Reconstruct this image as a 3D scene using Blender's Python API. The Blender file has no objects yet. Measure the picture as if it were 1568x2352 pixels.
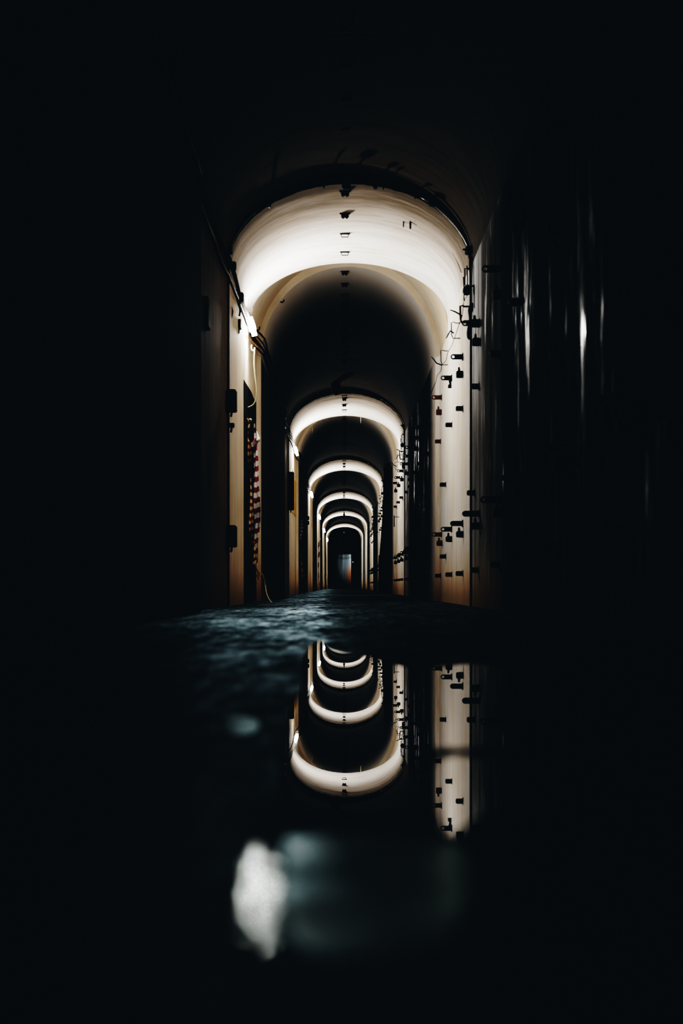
import bpy, bmesh, math, random
from mathutils import Vector, Matrix
random.seed(7)
C = bpy.context.scene.collection
PI = math.pi
# ------------------------------------------------------------------ scale of the tunnel
U = 0.005            # one sketch unit = 5 mm
F = 3267.0           # focal length in pixels (50 mm on a 36 mm tall frame of 2352 px)
EYE = 0.225          # camera height
VX, VY = 789.0, 1345.0
def Yd(d): return d * F * U
def Xu(u): return u * U
def Zu(u): return u * U + EYE
def at(px, py, d):   # a measured spot of the photo at depth d, as a point of the tunnel
    return Vector(((px - VX) * d * U, Yd(d), (VY - py) * d * U + EYE))

# ------------------------------------------------------------------ materials
def new_mat(name):
    m = bpy.data.materials.new(name); m.use_nodes = True
    nt = m.node_tree; nt.nodes.clear()
    out = nt.nodes.new('ShaderNodeOutputMaterial')
    b = nt.nodes.new('ShaderNodeBsdfPrincipled')
    nt.links.new(b.outputs[0], out.inputs[0])
    return m, nt, b
def N(nt, t, **kw):
    n = nt.nodes.new(t)
    for k, v in kw.items():
        if k in n.inputs: n.inputs[k].default_value = v
        else: setattr(n, k, v)
    return n
def ramp(nt, src, stops, interp='LINEAR'):
    r = nt.nodes.new('ShaderNodeValToRGB'); r.color_ramp.interpolation = interp
    e = r.color_ramp.elements
    while len(e) < len(stops): e.new(0.5)
    for i, (p, c) in enumerate(stops):
        e[i].position = p
        e[i].color = (c, c, c, 1) if isinstance(c, (int, float)) else (*c, 1)
    nt.links.new(src, r.inputs[0]); return r.outputs[0]
def noise(nt, vec, scale, detail=4, rough=.55, mapscale=None, dist=0.0):
    if mapscale:
        mp = nt.nodes.new('ShaderNodeMapping'); mp.inputs['Scale'].default_value = mapscale
        nt.links.new(vec, mp.inputs[0]); vec = mp.outputs[0]
    n = N(nt, 'ShaderNodeTexNoise', Scale=scale, Detail=detail, Roughness=rough, Distortion=dist)
    nt.links.new(vec, n.inputs['Vector']); return n.outputs['Fac']
def mix(nt, fac, a, b, mode='MIX'):
    n = nt.nodes.new('ShaderNodeMix'); n.data_type = 'RGBA'; n.blend_type = mode
    for s, v in ((0, fac), (6, a), (7, b)):
        if hasattr(v, 'is_output'): nt.links.new(v, n.inputs[s])
        else: n.inputs[s].default_value = v if isinstance(v, (int, float)) else (*v, 1)
    return n.outputs[2]
def math_(nt, op, a, b=None, clamp=False):
    n = nt.nodes.new('ShaderNodeMath'); n.operation = op; n.use_clamp = clamp
    for i, v in enumerate((a, b)):
        if v is None: continue
        if hasattr(v, 'is_output'): nt.links.new(v, n.inputs[i])
        else: n.inputs[i].default_value = v
    return n.outputs[0]
def maprange(nt, v, a, b, c=0.0, d=1.0):
    n = nt.nodes.new('ShaderNodeMapRange'); n.interpolation_type = 'SMOOTHSTEP'
    nt.links.new(v, n.inputs[0])
    for i, x in zip((1, 2, 3, 4), (a, b, c, d)): n.inputs[i].default_value = x
    return n.outputs[0]

def plaster(name, clean, tan, dark, stain_lo, stain_hi, rust=0.0, rough=(.3, .85), wall=True, spec=.12, wet=0, lead=0, tail=0, head=0):
    m, nt, b = new_mat(name)
    tc = nt.nodes.new('ShaderNodeTexCoord'); v = tc.outputs['Object']
    sep = nt.nodes.new('ShaderNodeSeparateXYZ'); nt.links.new(v, sep.inputs[0])
    z = sep.outputs[2]
    streak = noise(nt, v, 1.0, 6, .62, (1.5, 5.5, .22) if wall else (.7, 3.5, .7), .15)
    fine = noise(nt, v, 1.0, 5, .6, (4, 22, .5) if wall else (1.6, 12, 1.6))
    blot = noise(nt, v, .9, 5, .6)
    c = mix(nt, ramp(nt, blot, [(.38, 0), (.68, 1)]), clean, tan)
    c = mix(nt, ramp(nt, streak, [(stain_lo, 0), (stain_hi, 1)]), c, tan)
    c = mix(nt, math_(nt, 'MULTIPLY', ramp(nt, fine, [(.50, 0), (.72, 1)]), .55), c, dark)
    if lead:  # rim stains, deepened so the colour also carries the brightness gradient
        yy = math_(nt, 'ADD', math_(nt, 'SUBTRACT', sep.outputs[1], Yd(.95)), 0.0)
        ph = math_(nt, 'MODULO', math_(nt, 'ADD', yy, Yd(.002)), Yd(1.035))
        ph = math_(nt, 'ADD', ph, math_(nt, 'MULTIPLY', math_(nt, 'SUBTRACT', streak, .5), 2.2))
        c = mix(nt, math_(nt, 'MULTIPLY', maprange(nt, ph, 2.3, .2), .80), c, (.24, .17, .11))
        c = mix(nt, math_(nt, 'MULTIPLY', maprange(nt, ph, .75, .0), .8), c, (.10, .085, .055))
    if head:  # whitened start paints in the lamp light fading into the stretch
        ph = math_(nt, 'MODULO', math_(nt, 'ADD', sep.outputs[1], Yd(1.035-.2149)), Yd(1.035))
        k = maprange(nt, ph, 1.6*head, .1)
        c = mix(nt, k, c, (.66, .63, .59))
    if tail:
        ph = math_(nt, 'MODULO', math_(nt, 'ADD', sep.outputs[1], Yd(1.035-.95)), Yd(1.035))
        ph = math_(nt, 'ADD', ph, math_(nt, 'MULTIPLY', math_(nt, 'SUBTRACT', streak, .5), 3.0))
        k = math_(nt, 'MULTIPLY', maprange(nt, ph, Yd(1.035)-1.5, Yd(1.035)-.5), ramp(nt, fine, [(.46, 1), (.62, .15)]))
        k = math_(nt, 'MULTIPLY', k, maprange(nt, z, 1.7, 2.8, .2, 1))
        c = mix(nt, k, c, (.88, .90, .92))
    if rust:
        low = maprange(nt, z, .85, .1)
        st = ramp(nt, fine, [(.30, 0), (.62, 1)])
        f = math_(nt, 'MULTIPLY', math_(nt, 'MULTIPLY', low, math_(nt, 'ADD', st, .12, True)), rust)
        c = mix(nt, f, c, (.55, .35, .17))
        damp = maprange(nt, z, .42, .0)
        c = mix(nt, math_(nt, 'MULTIPLY', damp, .7), c, (.22, .14, .06))
    nt.links.new(c, b.inputs['Base Color'])
    if wet:   # a few shiny runs of water down an otherwise dull wall
        runs = noise(nt, v, 1.0, 3, .5, (2, 2.3, .8))
        runs2 = noise(nt, v, 1.0, 4, .6, (5, 9, 1.5))
        k = math_(nt, 'MULTIPLY', ramp(nt, runs, [(.54, 0), (.66, 1)]), ramp(nt, runs2, [(.48, 0), (.62, 1)]))
        nt.links.new(math_(nt, 'SUBTRACT', rough[1], math_(nt, 'MULTIPLY', k, rough[1]-rough[0])), b.inputs['Roughness'])
        nt.links.new(math_(nt, 'MULTIPLY', k, wet), b.inputs['Specular IOR Level'])
        b.inputs['Specular Tint'].default_value = (.6, .85, 1, 1)
    else:
        b.inputs['Roughness'].default_value = rough[1]
        b.inputs['Specular IOR Level'].default_value = spec
    bp = N(nt, 'ShaderNodeBump', Strength=.22, Distance=.02)
    nt.links.new(noise(nt, v, 5, 6, .6, (1, 1.6, .5) if wall else (1, 1.5, 1)), bp.inputs['Height'])
    nt.links.new(bp.outputs[0], b.inputs['Normal'])
    return m
M = {}
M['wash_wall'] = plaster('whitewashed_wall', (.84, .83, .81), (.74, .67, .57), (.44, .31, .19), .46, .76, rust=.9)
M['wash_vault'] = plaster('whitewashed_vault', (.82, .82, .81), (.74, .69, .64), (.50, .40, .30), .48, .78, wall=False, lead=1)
M['edge_face'] = plaster('shaded_rim', (.03, .03, .026), (.016, .018, .016), (.008, .008, .008), .4, .7, wall=False)  # near-black colour carries the shade on the face turned from the lamp
M['wet_edge'] = plaster('slate_wet_edge', (.20, .21, .24), (.12, .115, .11), (.03, .035, .045), .4, .6, rust=.5)
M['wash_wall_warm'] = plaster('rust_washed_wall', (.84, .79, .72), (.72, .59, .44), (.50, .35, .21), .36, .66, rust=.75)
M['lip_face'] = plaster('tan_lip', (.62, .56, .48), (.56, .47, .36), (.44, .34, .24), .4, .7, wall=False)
M['shade_grime_wall'] = plaster('shaded_grimy_wall', (.15, .155, .16), (.075, .073, .07), (.02, .02, .022), .40, .66, rust=.3, rough=(.17, .9), wet=.08, head=1)  # streaky grime, with the stretch's lack of light put into the colour
M['dull_wall'] = plaster('dull_shaded_grimy_wall', (.10, .098, .09), (.075, .06, .045), (.02, .018, .017), .40, .66, rust=.3)  # grime and the unlit stretch's shade together in the base colour
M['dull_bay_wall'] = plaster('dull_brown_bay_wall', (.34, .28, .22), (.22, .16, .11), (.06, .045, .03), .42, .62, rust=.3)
M['shade_vault'] = plaster('shaded_vault', (.14, .135, .125), (.11, .095, .08), (.06, .05, .04), .42, .7, wall=False, spec=.02, head=2.6)  # vault paint darkened for the unlit stretch; its bright start is painted spill
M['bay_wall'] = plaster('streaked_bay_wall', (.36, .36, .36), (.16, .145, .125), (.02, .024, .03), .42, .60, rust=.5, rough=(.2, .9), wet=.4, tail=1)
M['bay_vault'] = plaster('shaded_bay_vault', (.15, .135, .115), (.12, .095, .072), (.06, .048, .036), .42, .7, wall=False, spec=.02)  # vault paint darkened in colour for the dim light of the bay

def sheen(nt, tint, rough, base=None, normal=None):
    out = [n for n in nt.nodes if n.type == 'OUTPUT_MATERIAL'][0]
    g = nt.nodes.new('ShaderNodeBsdfGlossy'); ad = nt.nodes.new('ShaderNodeAddShader')
    df = nt.nodes.new('ShaderNodeBsdfDiffuse')
    for sock, v in ((g.inputs['Color'], tint), (g.inputs['Roughness'], rough), (df.inputs['Color'], base)):
        if hasattr(v, 'is_output'): nt.links.new(v, sock)
        else: sock.default_value = v if isinstance(v, float) else (*v, 1)
    if normal:
        nt.links.new(normal, g.inputs['Normal']); nt.links.new(normal, df.inputs['Normal'])
    nt.links.new(df.outputs[0], ad.inputs[0]); nt.links.new(g.outputs[0], ad.inputs[1]); nt.links.new(ad.outputs[0], out.inputs[0])
def floor_mat():
    m, nt, b = new_mat('damp_concrete'); nt.nodes.remove(b)
    tc = nt.nodes.new('ShaderNodeTexCoord'); v = tc.outputs['Object']
    a = noise(nt, v, 1.0, 6, .7, (4, .8, 1)); g = noise(nt, v, 1.0, 6, .75, (16, 3.2, 1)); w = noise(nt, v, 1.0, 3, .5, (.9, .3, 1))
    c = mix(nt, ramp(nt, a, [(.35, 0), (.65, 1)]), (.012, .015, .017), (.05, .058, .064))
    c = mix(nt, ramp(nt, g, [(.52, 0), (.72, 1)]), c, (.11, .118, .12))
    k = math_(nt, 'MULTIPLY', ramp(nt, a, [(.36, .15), (.62, 1)]), ramp(nt, g, [(.38, .25), (.66, 1)]))
    k = math_(nt, 'MULTIPLY', k, ramp(nt, w, [(.35, .35), (.60, 1)]))
    sep = nt.nodes.new('ShaderNodeSeparateXYZ'); nt.links.new(v, sep.inputs[0])
    k = math_(nt, 'MULTIPLY', k, math_(nt, 'MULTIPLY', maprange(nt, sep.outputs[1], 2.5, 9.5, .26, 1.0), maprange(nt, sep.outputs[1], 12.5, 16.5, 1.0, .35)))   # sheen painted weak near, full midway, cut again where the floor falls dark
    tint = mix(nt, k, (.0, .0, .0), (.21, .275, .30))
    bp = N(nt, 'ShaderNodeBump', Strength=.3, Distance=.01)
    nt.links.new(g, bp.inputs['Height'])
    sheen(nt, tint, ramp(nt, a, [(.36, .42), (.66, .28)]), c, bp.outputs[0])
    return m
M['floor'] = floor_mat()
def simple(name, col, rough=.5, metal=0.0, spec=.5, var=.25, scale=18):
    m, nt, b = new_mat(name)
    tc = nt.nodes.new('ShaderNodeTexCoord')
    n = noise(nt, tc.outputs['Object'], scale, 5, .6)
    lo = tuple(x * (1 - var) for x in col); hi = tuple(min(1, x * (1 + var)) for x in col)
    nt.links.new(ramp(nt, n, [(.3, lo), (.7, hi)]), b.inputs['Base Color'])
    b.inputs['Roughness'].default_value = rough; b.inputs['Metallic'].default_value = metal
    b.inputs['Specular IOR Level'].default_value = spec
    return m
M['steel'] = simple('blackened_steel', (.010, .0095, .009), .7, spec=.08)
M['rusty'] = simple('rusted_steel', (.085, .040, .016), .8, spec=.2, var=.7, scale=40)
M['cable'] = simple('black_cable', (.010, .010, .010), .8, spec=.03)
M['cable_y'] = simple('yellowed_cable', (.50, .43, .26), .5)
M['cable_g'] = simple('olive_cable', (.05, .045, .018), .5)
M['chalk'] = simple('flaking_pale_chalk', (.55, .57, .58), .3, var=.8, scale=60, spec=.8)
M['box'] = simple('dark_box', (.007, .007, .007), .7, spec=.05)
M['brown'] = simple('brown_wood', (.26, .13, .05), .7)
M['board'] = simple('dark_board', (.012, .008, .006), .8, spec=.1)
M['yellow'] = simple('ochre_sheet', (.55, .34, .09), .6)
M['ceramic'] = simple('pale_ceramic', (.60, .50, .38), .35)
M['clear'] = simple('dusty_bulb_glass', (.35, .38, .38), .15, spec=.8)
M['twig'] = simple('frayed_fibre', (.16, .11, .06), .8)
def emit(name, col, s):
    m, nt, b = new_mat(name)
    b.inputs['Base Color'].default_value = (.8, .8, .8, 1)
    b.inputs['Emission Color'].default_value = (*col, 1); b.inputs['Emission Strength'].default_value = s
    return m
LAMP = 1900.0
M['globe'] = emit('lit_glass_globe', (1, .975, .945), LAMP)
M['pilot'] = emit('pilot_light', (.9, .95, 1), 6)
def water():
    m, nt, b = new_mat('still_water')
    tc = nt.nodes.new('ShaderNodeTexCoord'); v = tc.outputs['Object']
    b.inputs['Base Color'].default_value = (.004, .006, .007, 1)
    b.inputs['IOR'].default_value = 1.45
    b.inputs['Roughness'].default_value = .006
    bp = N(nt, 'ShaderNodeBump', Strength=.006, Distance=.004)
    nt.links.new(noise(nt, v, 2.0, 2, .4), bp.inputs['Height']); nt.links.new(bp.outputs[0], b.inputs['Normal'])
    return m
M['water'] = water()
def film(name, f):
    m, nt, b = new_mat(name); nt.nodes.remove(b)
    tc = nt.nodes.new('ShaderNodeTexCoord'); v = tc.outputs['Object']
    t = mix(nt, ramp(nt, noise(nt, v, 1.0, 4, .6, (9, 5, 1)), [(.35, .1), (.65, 1)]), (.05*f, .066*f, .070*f), (.085*f, .108*f, .113*f))
    sheen(nt, t, ramp(nt, noise(nt, v, 9, 4, .6), [(.35, .12), (.65, .26)]), (.006, .008, .009))
    return m
def ripple():
    m, nt, b = new_mat('rippled_water'); nt.nodes.remove(b)
    tc = nt.nodes.new('ShaderNodeTexCoord'); v = tc.outputs['Object']
    bp = N(nt, 'ShaderNodeBump', Strength=.12, Distance=.01)
    nt.links.new(noise(nt, v, 30, 3, .5, (2.5, 1, 1)), bp.inputs['Height'])
    sheen(nt, mix(nt, ramp(nt, noise(nt, v, 1.0, 5, .7, (60, 6, 1)), [(.35, 0), (.65, 1)]), (.014, .016, .016), (.042, .045, .044)), .05, (.004, .006, .007), bp.outputs[0])
    return m
M['ripple'] = ripple()
M['film'] = film('rippled_wet_film', 1.05)
M['film_dim'] = film('dull_wet_film', .38)
def tape(name, light, red, per):
    m, nt, b = new_mat(name)
    uv = nt.nodes.new('ShaderNodeUVMap')
    sep = nt.nodes.new('ShaderNodeSeparateXYZ'); nt.links.new(uv.outputs[0], sep.inputs[0])
    s = math_(nt, 'FRACT', math_(nt, 'ADD', math_(nt, 'MULTIPLY', sep.outputs[1], per), math_(nt, 'MULTIPLY', sep.outputs[0], .22)))
    nt.links.new(mix(nt, math_(nt, 'GREATER_THAN', s, .5), light, red), b.inputs['Base Color'])
    b.inputs['Roughness'].default_value = .45
    return m
M['tape_red'] = tape('yellow_red_tape', (.95, .74, .36), (.22, .012, .014), 21)
M['tape_pink'] = tape('white_crimson_tape', (.95, .91, .86), (.28, .04, .085), 14)
M['tape_blue'] = tape('grey_blue_tape', (.55, .60, .66), (.12, .15, .20), 40)
def tank():
    m, nt, b = new_mat('rust_streaked_white_steel')
    tc = nt.nodes.new('ShaderNodeTexCoord'); v = tc.outputs['Object']
    s = noise(nt, v, 1.0, 5, .6, (5, 5, .3))
    sep = nt.nodes.new('ShaderNodeSeparateXYZ'); nt.links.new(v, sep.inputs[0])
    low = maprange(nt, sep.outputs[2], 2.1, 1.3)
    side = maprange(nt, sep.outputs[0], .05, .40)
    c = mix(nt, ramp(nt, s, [(.42, 0), (.6, 1)]), (.60, .68, .72), (.26, .33, .38))
    f = math_(nt, 'MULTIPLY', math_(nt, 'MULTIPLY', low, side), ramp(nt, s, [(.30, 1), (.70, .55)]))
    nt.links.new(mix(nt, f, c, (.50, .20, .06)), b.inputs['Base Color'])
    b.inputs['Roughness'].default_value = .6
    return m
M['tank'] = tank()

# ------------------------------------------------------------------ mesh helpers
class MB:
    def __init__(s): s.v = []; s.f = []; s.mi = []; s.uv = None
    def add(s, vs, fs, mi=0):
        b = len(s.v); s.v += [tuple(x) for x in vs]
        s.f += [tuple(b + i for i in q) for q in fs]; s.mi += [mi] * len(fs); return s
    def box(s, lo, hi, mi=0, rot=None, c=None):
        x0, y0, z0 = lo; x1, y1, z1 = hi
        vs = [Vector(p) for p in ((x0,y0,z0),(x1,y0,z0),(x1,y1,z0),(x0,y1,z0),(x0,y0,z1),(x1,y0,z1),(x1,y1,z1),(x0,y1,z1))]
        if rot: vs = [rot @ (p - c) + c for p in vs]
        return s.add(vs, [(0,3,2,1),(4,5,6,7),(0,1,5,4),(1,2,6,5),(2,3,7,6),(3,0,4,7)], mi)
    def cbox(s, lo, hi, b, mi=0):  # chamfered box (edges along y are chamfered)
        x0, y0, z0 = lo; x1, y1, z1 = hi
        pr = [(x0+b,z0),(x1-b,z0),(x1,z0+b),(x1,z1-b),(x1-b,z1),(x0+b,z1),(x0,z1-b),(x0,z0+b)]
        vs = [(x, y0, z) for x, z in pr] + [(x, y1, z) for x, z in pr]; n = 8
        return s.add(vs, [tuple(range(n)), tuple(range(2*n-1, n-1, -1))] + [(i+n, (i+1) % n + n, (i+1) % n, i) for i in range(n)], mi)
    def tube(s, pts, r, seg=8, mi=0, cap=True):
        pts = [Vector(p) for p in pts]; n = len(pts); vs = []; up = None
        for i, p in enumerate(pts):
            t = (pts[min(i+1, n-1)] - pts[max(i-1, 0)]).normalized()
            if up is None: up = Vector((0, 0, 1)) if abs(t.z) < .9 else Vector((0, 1, 0))
            a = t.cross(up)
            if a.length < 1e-4: a = t.cross(Vector((1, .3, .2)))
            a.normalize(); bb = a.cross(t).normalized(); up = bb
            rr = r[i] if isinstance(r, (list, tuple)) else r
            vs += [p + (a * math.cos(2*PI*k/seg) + bb * math.sin(2*PI*k/seg)) * rr for k in range(seg)]
        fs = [(i*seg+k, i*seg+(k+1) % seg, (i+1)*seg+(k+1) % seg, (i+1)*seg+k) for i in range(n-1) for k in range(seg)]
        if cap: fs += [tuple(range(seg-1, -1, -1)), tuple((n-1)*seg+k for k in range(seg))]
        return s.add(vs, fs, mi)
    def lathe(s, prof, axis, origin, seg=16, mi=0):  # prof = [(radius, height)...] along axis
        axis = Vector(axis).normalized(); a = axis.cross(Vector((0, 1, 0)))
        if a.length < .1: a = axis.cross(Vector((1, 0, 0)))
        a.normalize(); b = axis.cross(a); o = Vector(origin)
        return s.tube_rings([[o + axis*h + (a*math.cos(2*PI*k/seg) + b*math.sin(2*PI*k/seg))*r for k in range(seg)] for r, h in prof], mi)
    def tube_rings(s, rings, mi=0):
        seg = len(rings[0]); vs = [p for r in rings for p in r]; n = len(rings)
        fs = [(i*seg+k, i*seg+(k+1) % seg, (i+1)*seg+(k+1) % seg, (i+1)*seg+k) for i in range(n-1) for k in range(seg)]
        fs += [tuple(range(seg-1, -1, -1)), tuple((n-1)*seg+k for k in range(seg))]
        return s.add(vs, fs, mi)
    def prism(s, outline, y0, y1, hole=None, mi=0):  # outline in x,z extruded along y; hole = (x, z, r)
        if not hole:
            n = len(outline); vs = [(x, y0, z) for x, z in outline] + [(x, y1, z) for x, z in outline]
            return s.add(vs, [tuple(range(n)), tuple(range(2*n-1, n-1, -1))] + [(i+n, (i+1) % n+n, (i+1) % n, i) for i in range(n)], mi)
        n = len(outline); hx, hz, hr = hole
        inn = []
        for x, z in outline:
            an = math.atan2(z-hz, x-hx); inn.append((hx+hr*math.cos(an), hz+hr*math.sin(an)))
        vs = [(x, y0, z) for x, z in outline] + [(x, y1, z) for x, z in outline] + [(x, y0, z) for x, z in inn] + [(x, y1, z) for x, z in inn]
        fs = []
        for i in range(n):
            j = (i+1) % n
            fs += [(i, j, 2*n+j, 2*n+i), (n+j, n+i, 3*n+i, 3*n+j), (i+n, j+n, j, i), (2*n+i, 2*n+j, 3*n+j, 3*n+i)]
        return s.add(vs, fs, mi)
    def build(s, name, mats, parent=None, smooth=False, loc=None):
        me = bpy.data.meshes.new(name); me.from_pydata(s.v, [], s.f)
        for m in (mats if isinstance(mats, (list, tuple)) else [mats]): me.materials.append(M[m])
        me.polygons.foreach_set('material_index', s.mi)
        if smooth: me.polygons.foreach_set('use_smooth', [True]*len(s.f))
        if s.uv:
            l = me.uv_layers.new(name='UVMap')
            for p in me.polygons:
                for li in p.loop_indices: l.data[li].uv = s.uv[me.loops[li].vertex_index]
        bm = bmesh.new(); bm.from_mesh(me); bmesh.ops.recalc_face_normals(bm, faces=bm.faces); bm.to_mesh(me); bm.free()
        me.update()
        o = bpy.data.objects.new(name, me); C.objects.link(o)
        if loc: o.location = loc
        if parent: o.parent = parent
        return o
def tag(o, label, cat, group=None, kind=None):
    o['label'] = label; o['category'] = cat
    if group: o['group'] = group
    if kind: o['kind'] = kind
    return o
def empty(name, loc): 
    o = bpy.data.objects.new(name, None); C.objects.link(o); o.location = loc; o.empty_display_size = .05; return o
def struct(o): o['kind'] = 'structure'; return o
def dup(o, loc):
    c = o.copy(); C.objects.link(c); c.location = loc
    for ch in o.children:
        d = ch.copy(); C.objects.link(d); d.parent = c
        for g in ch.children:
            e = g.copy(); C.objects.link(e); e.parent = d
    return c
def smooth_path(pts, n=6):
    pts = [Vector(p) for p in pts]; out = []
    for i in range(len(pts)-1):
        p0 = pts[max(i-1, 0)]; p1 = pts[i]; p2 = pts[i+1]; p3 = pts[min(i+2, len(pts)-1)]
        for k in range(n):
            t = k/n
            out.append(.5*((2*p1) + (p2-p0)*t + (2*p0-5*p1+4*p2-p3)*t*t + (3*p1-p0-3*p2+p3)*t**3))
    return out + [pts[-1]]

# ------------------------------------------------------------------ the tunnel shell
P = 1.035
XC = 13.0
PROF = {'A': (262, 696, 876), 'C': (262, 660, 940), 'B': (250, 655, 916), 'D': (267, 700, 914)}   # half width, springing, crown
NARC = 56
def sections():
    out = [(-.55, .724, 'B')]
    for k in range(6):
        o = P*k
        out += [(.724+o, .95+o, 'D'), (.95+o, 1.15+o, 'A'), (1.15+o, 1.25+o, 'C'), (1.25+o, .724+P+o, 'B')]
    return out
SEC = sections(); END = SEC[-1][1]
def sec_at(d):
    for a, b, t in SEC:
        if a <= d < b: return t
    return 'B'
def wall_x(d, side):
    return XC + side*PROF[sec_at(d)][0]
def vault_pt(t, th, f=0.0):     # th 0 = right springing, pi = left springing; f = way along the section
    hw, sp, cr = PROF[t]
    if t == 'A': cr -= 24*f
    if t == 'D': cr -= 16*f
    return XC + hw*math.cos(th), sp + (cr-sp)*math.sin(th)
def build_shell():
    vb = MB(); wb = {-1: MB(), 1: MB()}
    rnd = random.Random(3)
    for i, (a, b, t) in enumerate(SEC):
        n = max(2, int((b-a)/.05))
        hw, sp, cr = PROF[t]
        vs = []
        for j in range(n+1):
            d = a + (b-a)*j/n
            for k in range(NARC+1):
                x, z = vault_pt(t, PI*k/NARC, j/n)
                if t == 'A' and j == 0:
                    q = 1 + rnd.uniform(-.006, .004); x = XC+(x-XC)*q; z = sp+(z-sp)*q
                vs.append((Xu(x), Yd(d), Zu(z)))
        w = NARC+1
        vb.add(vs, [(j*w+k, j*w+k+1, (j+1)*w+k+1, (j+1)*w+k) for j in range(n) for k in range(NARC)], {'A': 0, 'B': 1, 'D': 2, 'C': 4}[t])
        ring0 = vs[:w]
        if i:
            tp = SEC[i-1][2]
            prev = [(Xu(vault_pt(tp, PI*k/NARC, 1)[0]), Yd(a), Zu(vault_pt(tp, PI*k/NARC, 1)[1])) for k in range(w)]
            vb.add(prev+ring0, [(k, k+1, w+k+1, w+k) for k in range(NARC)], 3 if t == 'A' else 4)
        for s in (-1, 1):
            x = XC+s*hw; vv = []; rows = 5
            for j in range(n+1):
                d = a+(b-a)*j/n
                for r in range(rows+1): vv.append((Xu(x), Yd(d), Zu(sp)*r/rows))
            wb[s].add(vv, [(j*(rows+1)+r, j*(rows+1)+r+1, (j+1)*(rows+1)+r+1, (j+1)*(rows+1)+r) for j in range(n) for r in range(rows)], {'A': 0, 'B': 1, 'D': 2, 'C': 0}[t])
            if i:
                tp = SEC[i-1][2]; xp = XC+s*PROF[tp][0]
                wb[s].add([(Xu(x), Yd(a), 0), (Xu(xp), Yd(a), 0), (Xu(xp), Yd(a), Zu(PROF[tp][1])), (Xu(x), Yd(a), Zu(sp))], [(0, 1, 2, 3)], 3 if t == 'A' else 0)
    o = vb.build('ceiling', ['wash_vault', 'shade_vault', 'bay_vault', 'edge_face', 'lip_face'], smooth=True); struct(o)
    me = o.data
    bm = bmesh.new(); bm.from_mesh(me)
    bm.to_mesh(me); bm.free()
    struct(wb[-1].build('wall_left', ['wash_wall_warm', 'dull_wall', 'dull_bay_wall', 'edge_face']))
    struct(wb[1].build('wall_right', ['wash_wall', 'shade_grime_wall', 'bay_wall', 'wet_edge']))
build_shell()
fb = MB(); x0, x1 = Xu(XC-300), Xu(XC+300)
fb.add([(x0-1.5, Yd(-.55), 0), (x1+1.5, Yd(-.55), 0), (x1+1.5, Yd(END+1.2), 0), (x0-1.5, Yd(END+1.2), 0)], [(0, 1, 2, 3)])
struct(fb.build('floor', 'floor'))
bb = MB(); bb.box((x0, Yd(-.55)-.2, 0), (x1, Yd(-.55), Zu(960))); struct(bb.build('wall_back', 'shade_grime_wall'))
# end wall with its doorway, and the chamber behind it
ex0, ex1, etop = -.95, (806-VX)*END*U, (VY-1273)*END*U+EYE
eb = MB()
for lo, hi in (((x0, 0), (ex0, Zu(960))), ((ex1, 0), (x1, Zu(960))), ((ex0, etop), (ex1, Zu(960)))):
    eb.box((lo[0], Yd(END), lo[1]), (hi[0], Yd(END)+.3, hi[1]))
struct(eb.build('wall_front', 'shade_grime_wall'))
cb = MB()
cb.box((x0-1.6, Yd(END+1.2), 0), (x1+1.6, Yd(END+1.2)+.2, 5)); cb.box((x0-1.6, Yd(END)+.3, 0), (x0-1.5, Yd(END+1.2), 5))
cb.box((x1+1.5, Yd(END)+.3, 0), (x1+1.6, Yd(END+1.2), 5)); cb.box((x0-1.6, Yd(END)+.3, 5), (x1+1.6, Yd(END+1.2), 5.1))
struct(cb.build('wall_chamber', 'shade_grime_wall'))

# ------------------------------------------------------------------ curved steel tank seen through the doorway
tb = MB(); tx, ty, tr = -.15, Yd(END)+3.2, 1.55
tb.tube_rings([[(tx+r*math.cos(2*PI*k/64), ty+r*math.sin(2*PI*k/64), z) for k in range(64)] for r, z in ((tr, 0), (tr, 3.6), (tr*.96, 3.72), (.02, 3.9))])
tk = tb.build('storage_tank', 'tank', smooth=True)
tag(tk, 'rust-streaked pale steel tank standing beyond the far doorway', 'tank')
L = bpy.data.lights.new('chamber_lamp', 'AREA'); L.energy = 34; L.size = .5; L.color = (1, .98, .95)
lo = bpy.data.objects.new('chamber_lamp', L); C.objects.link(lo); lo.location = (2.3, Yd(END)+.8, 1.9)
lo.rotation_euler = (Vector((.3, Yd(END)+1.8, 1.4))-lo.location).to_track_quat('-Z', 'Y').to_euler()
for q, (za, zb, sg) in enumerate(((1278, 1279, 5), (1276, 1281, 9))):
    a = at(765, za, END); b = at(806, zb, END); pts = []
    for k in range(13):
        t = k/12; p = a.lerp(b, t); p.y += .33+.12*q; p.z -= sg*4*t*(1-t)*END*U*.55; pts.append(p)
    c = MB().tube(pts, .012, 6).build('hanging_cable', 'cable', smooth=True)
    tag(c, ['upper dark cable sagging across the far doorway in front of the tank', 'lower dark cable, sagging deepest across the far doorway'][q], 'cable')
p = at(810, 1291, END)
r_ = empty('wall_pilot_light', (p.x, Yd(END), p.z)); tag(r_, 'tiny white pilot light on the dark end wall beside the doorway', 'light')
MB().lathe([(.045, 0), (.045, -.03), (.03, -.04)], (0, 1, 0), (0, 0, 0), 12).build('housing', 'box', r_)
MB().lathe([(.001, -.085), (.013, -.075), (.018, -.06), (.018, -.04)], (0, 1, 0), (0, 0, 0), 12).build('lens', 'pilot', r_, True)

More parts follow.
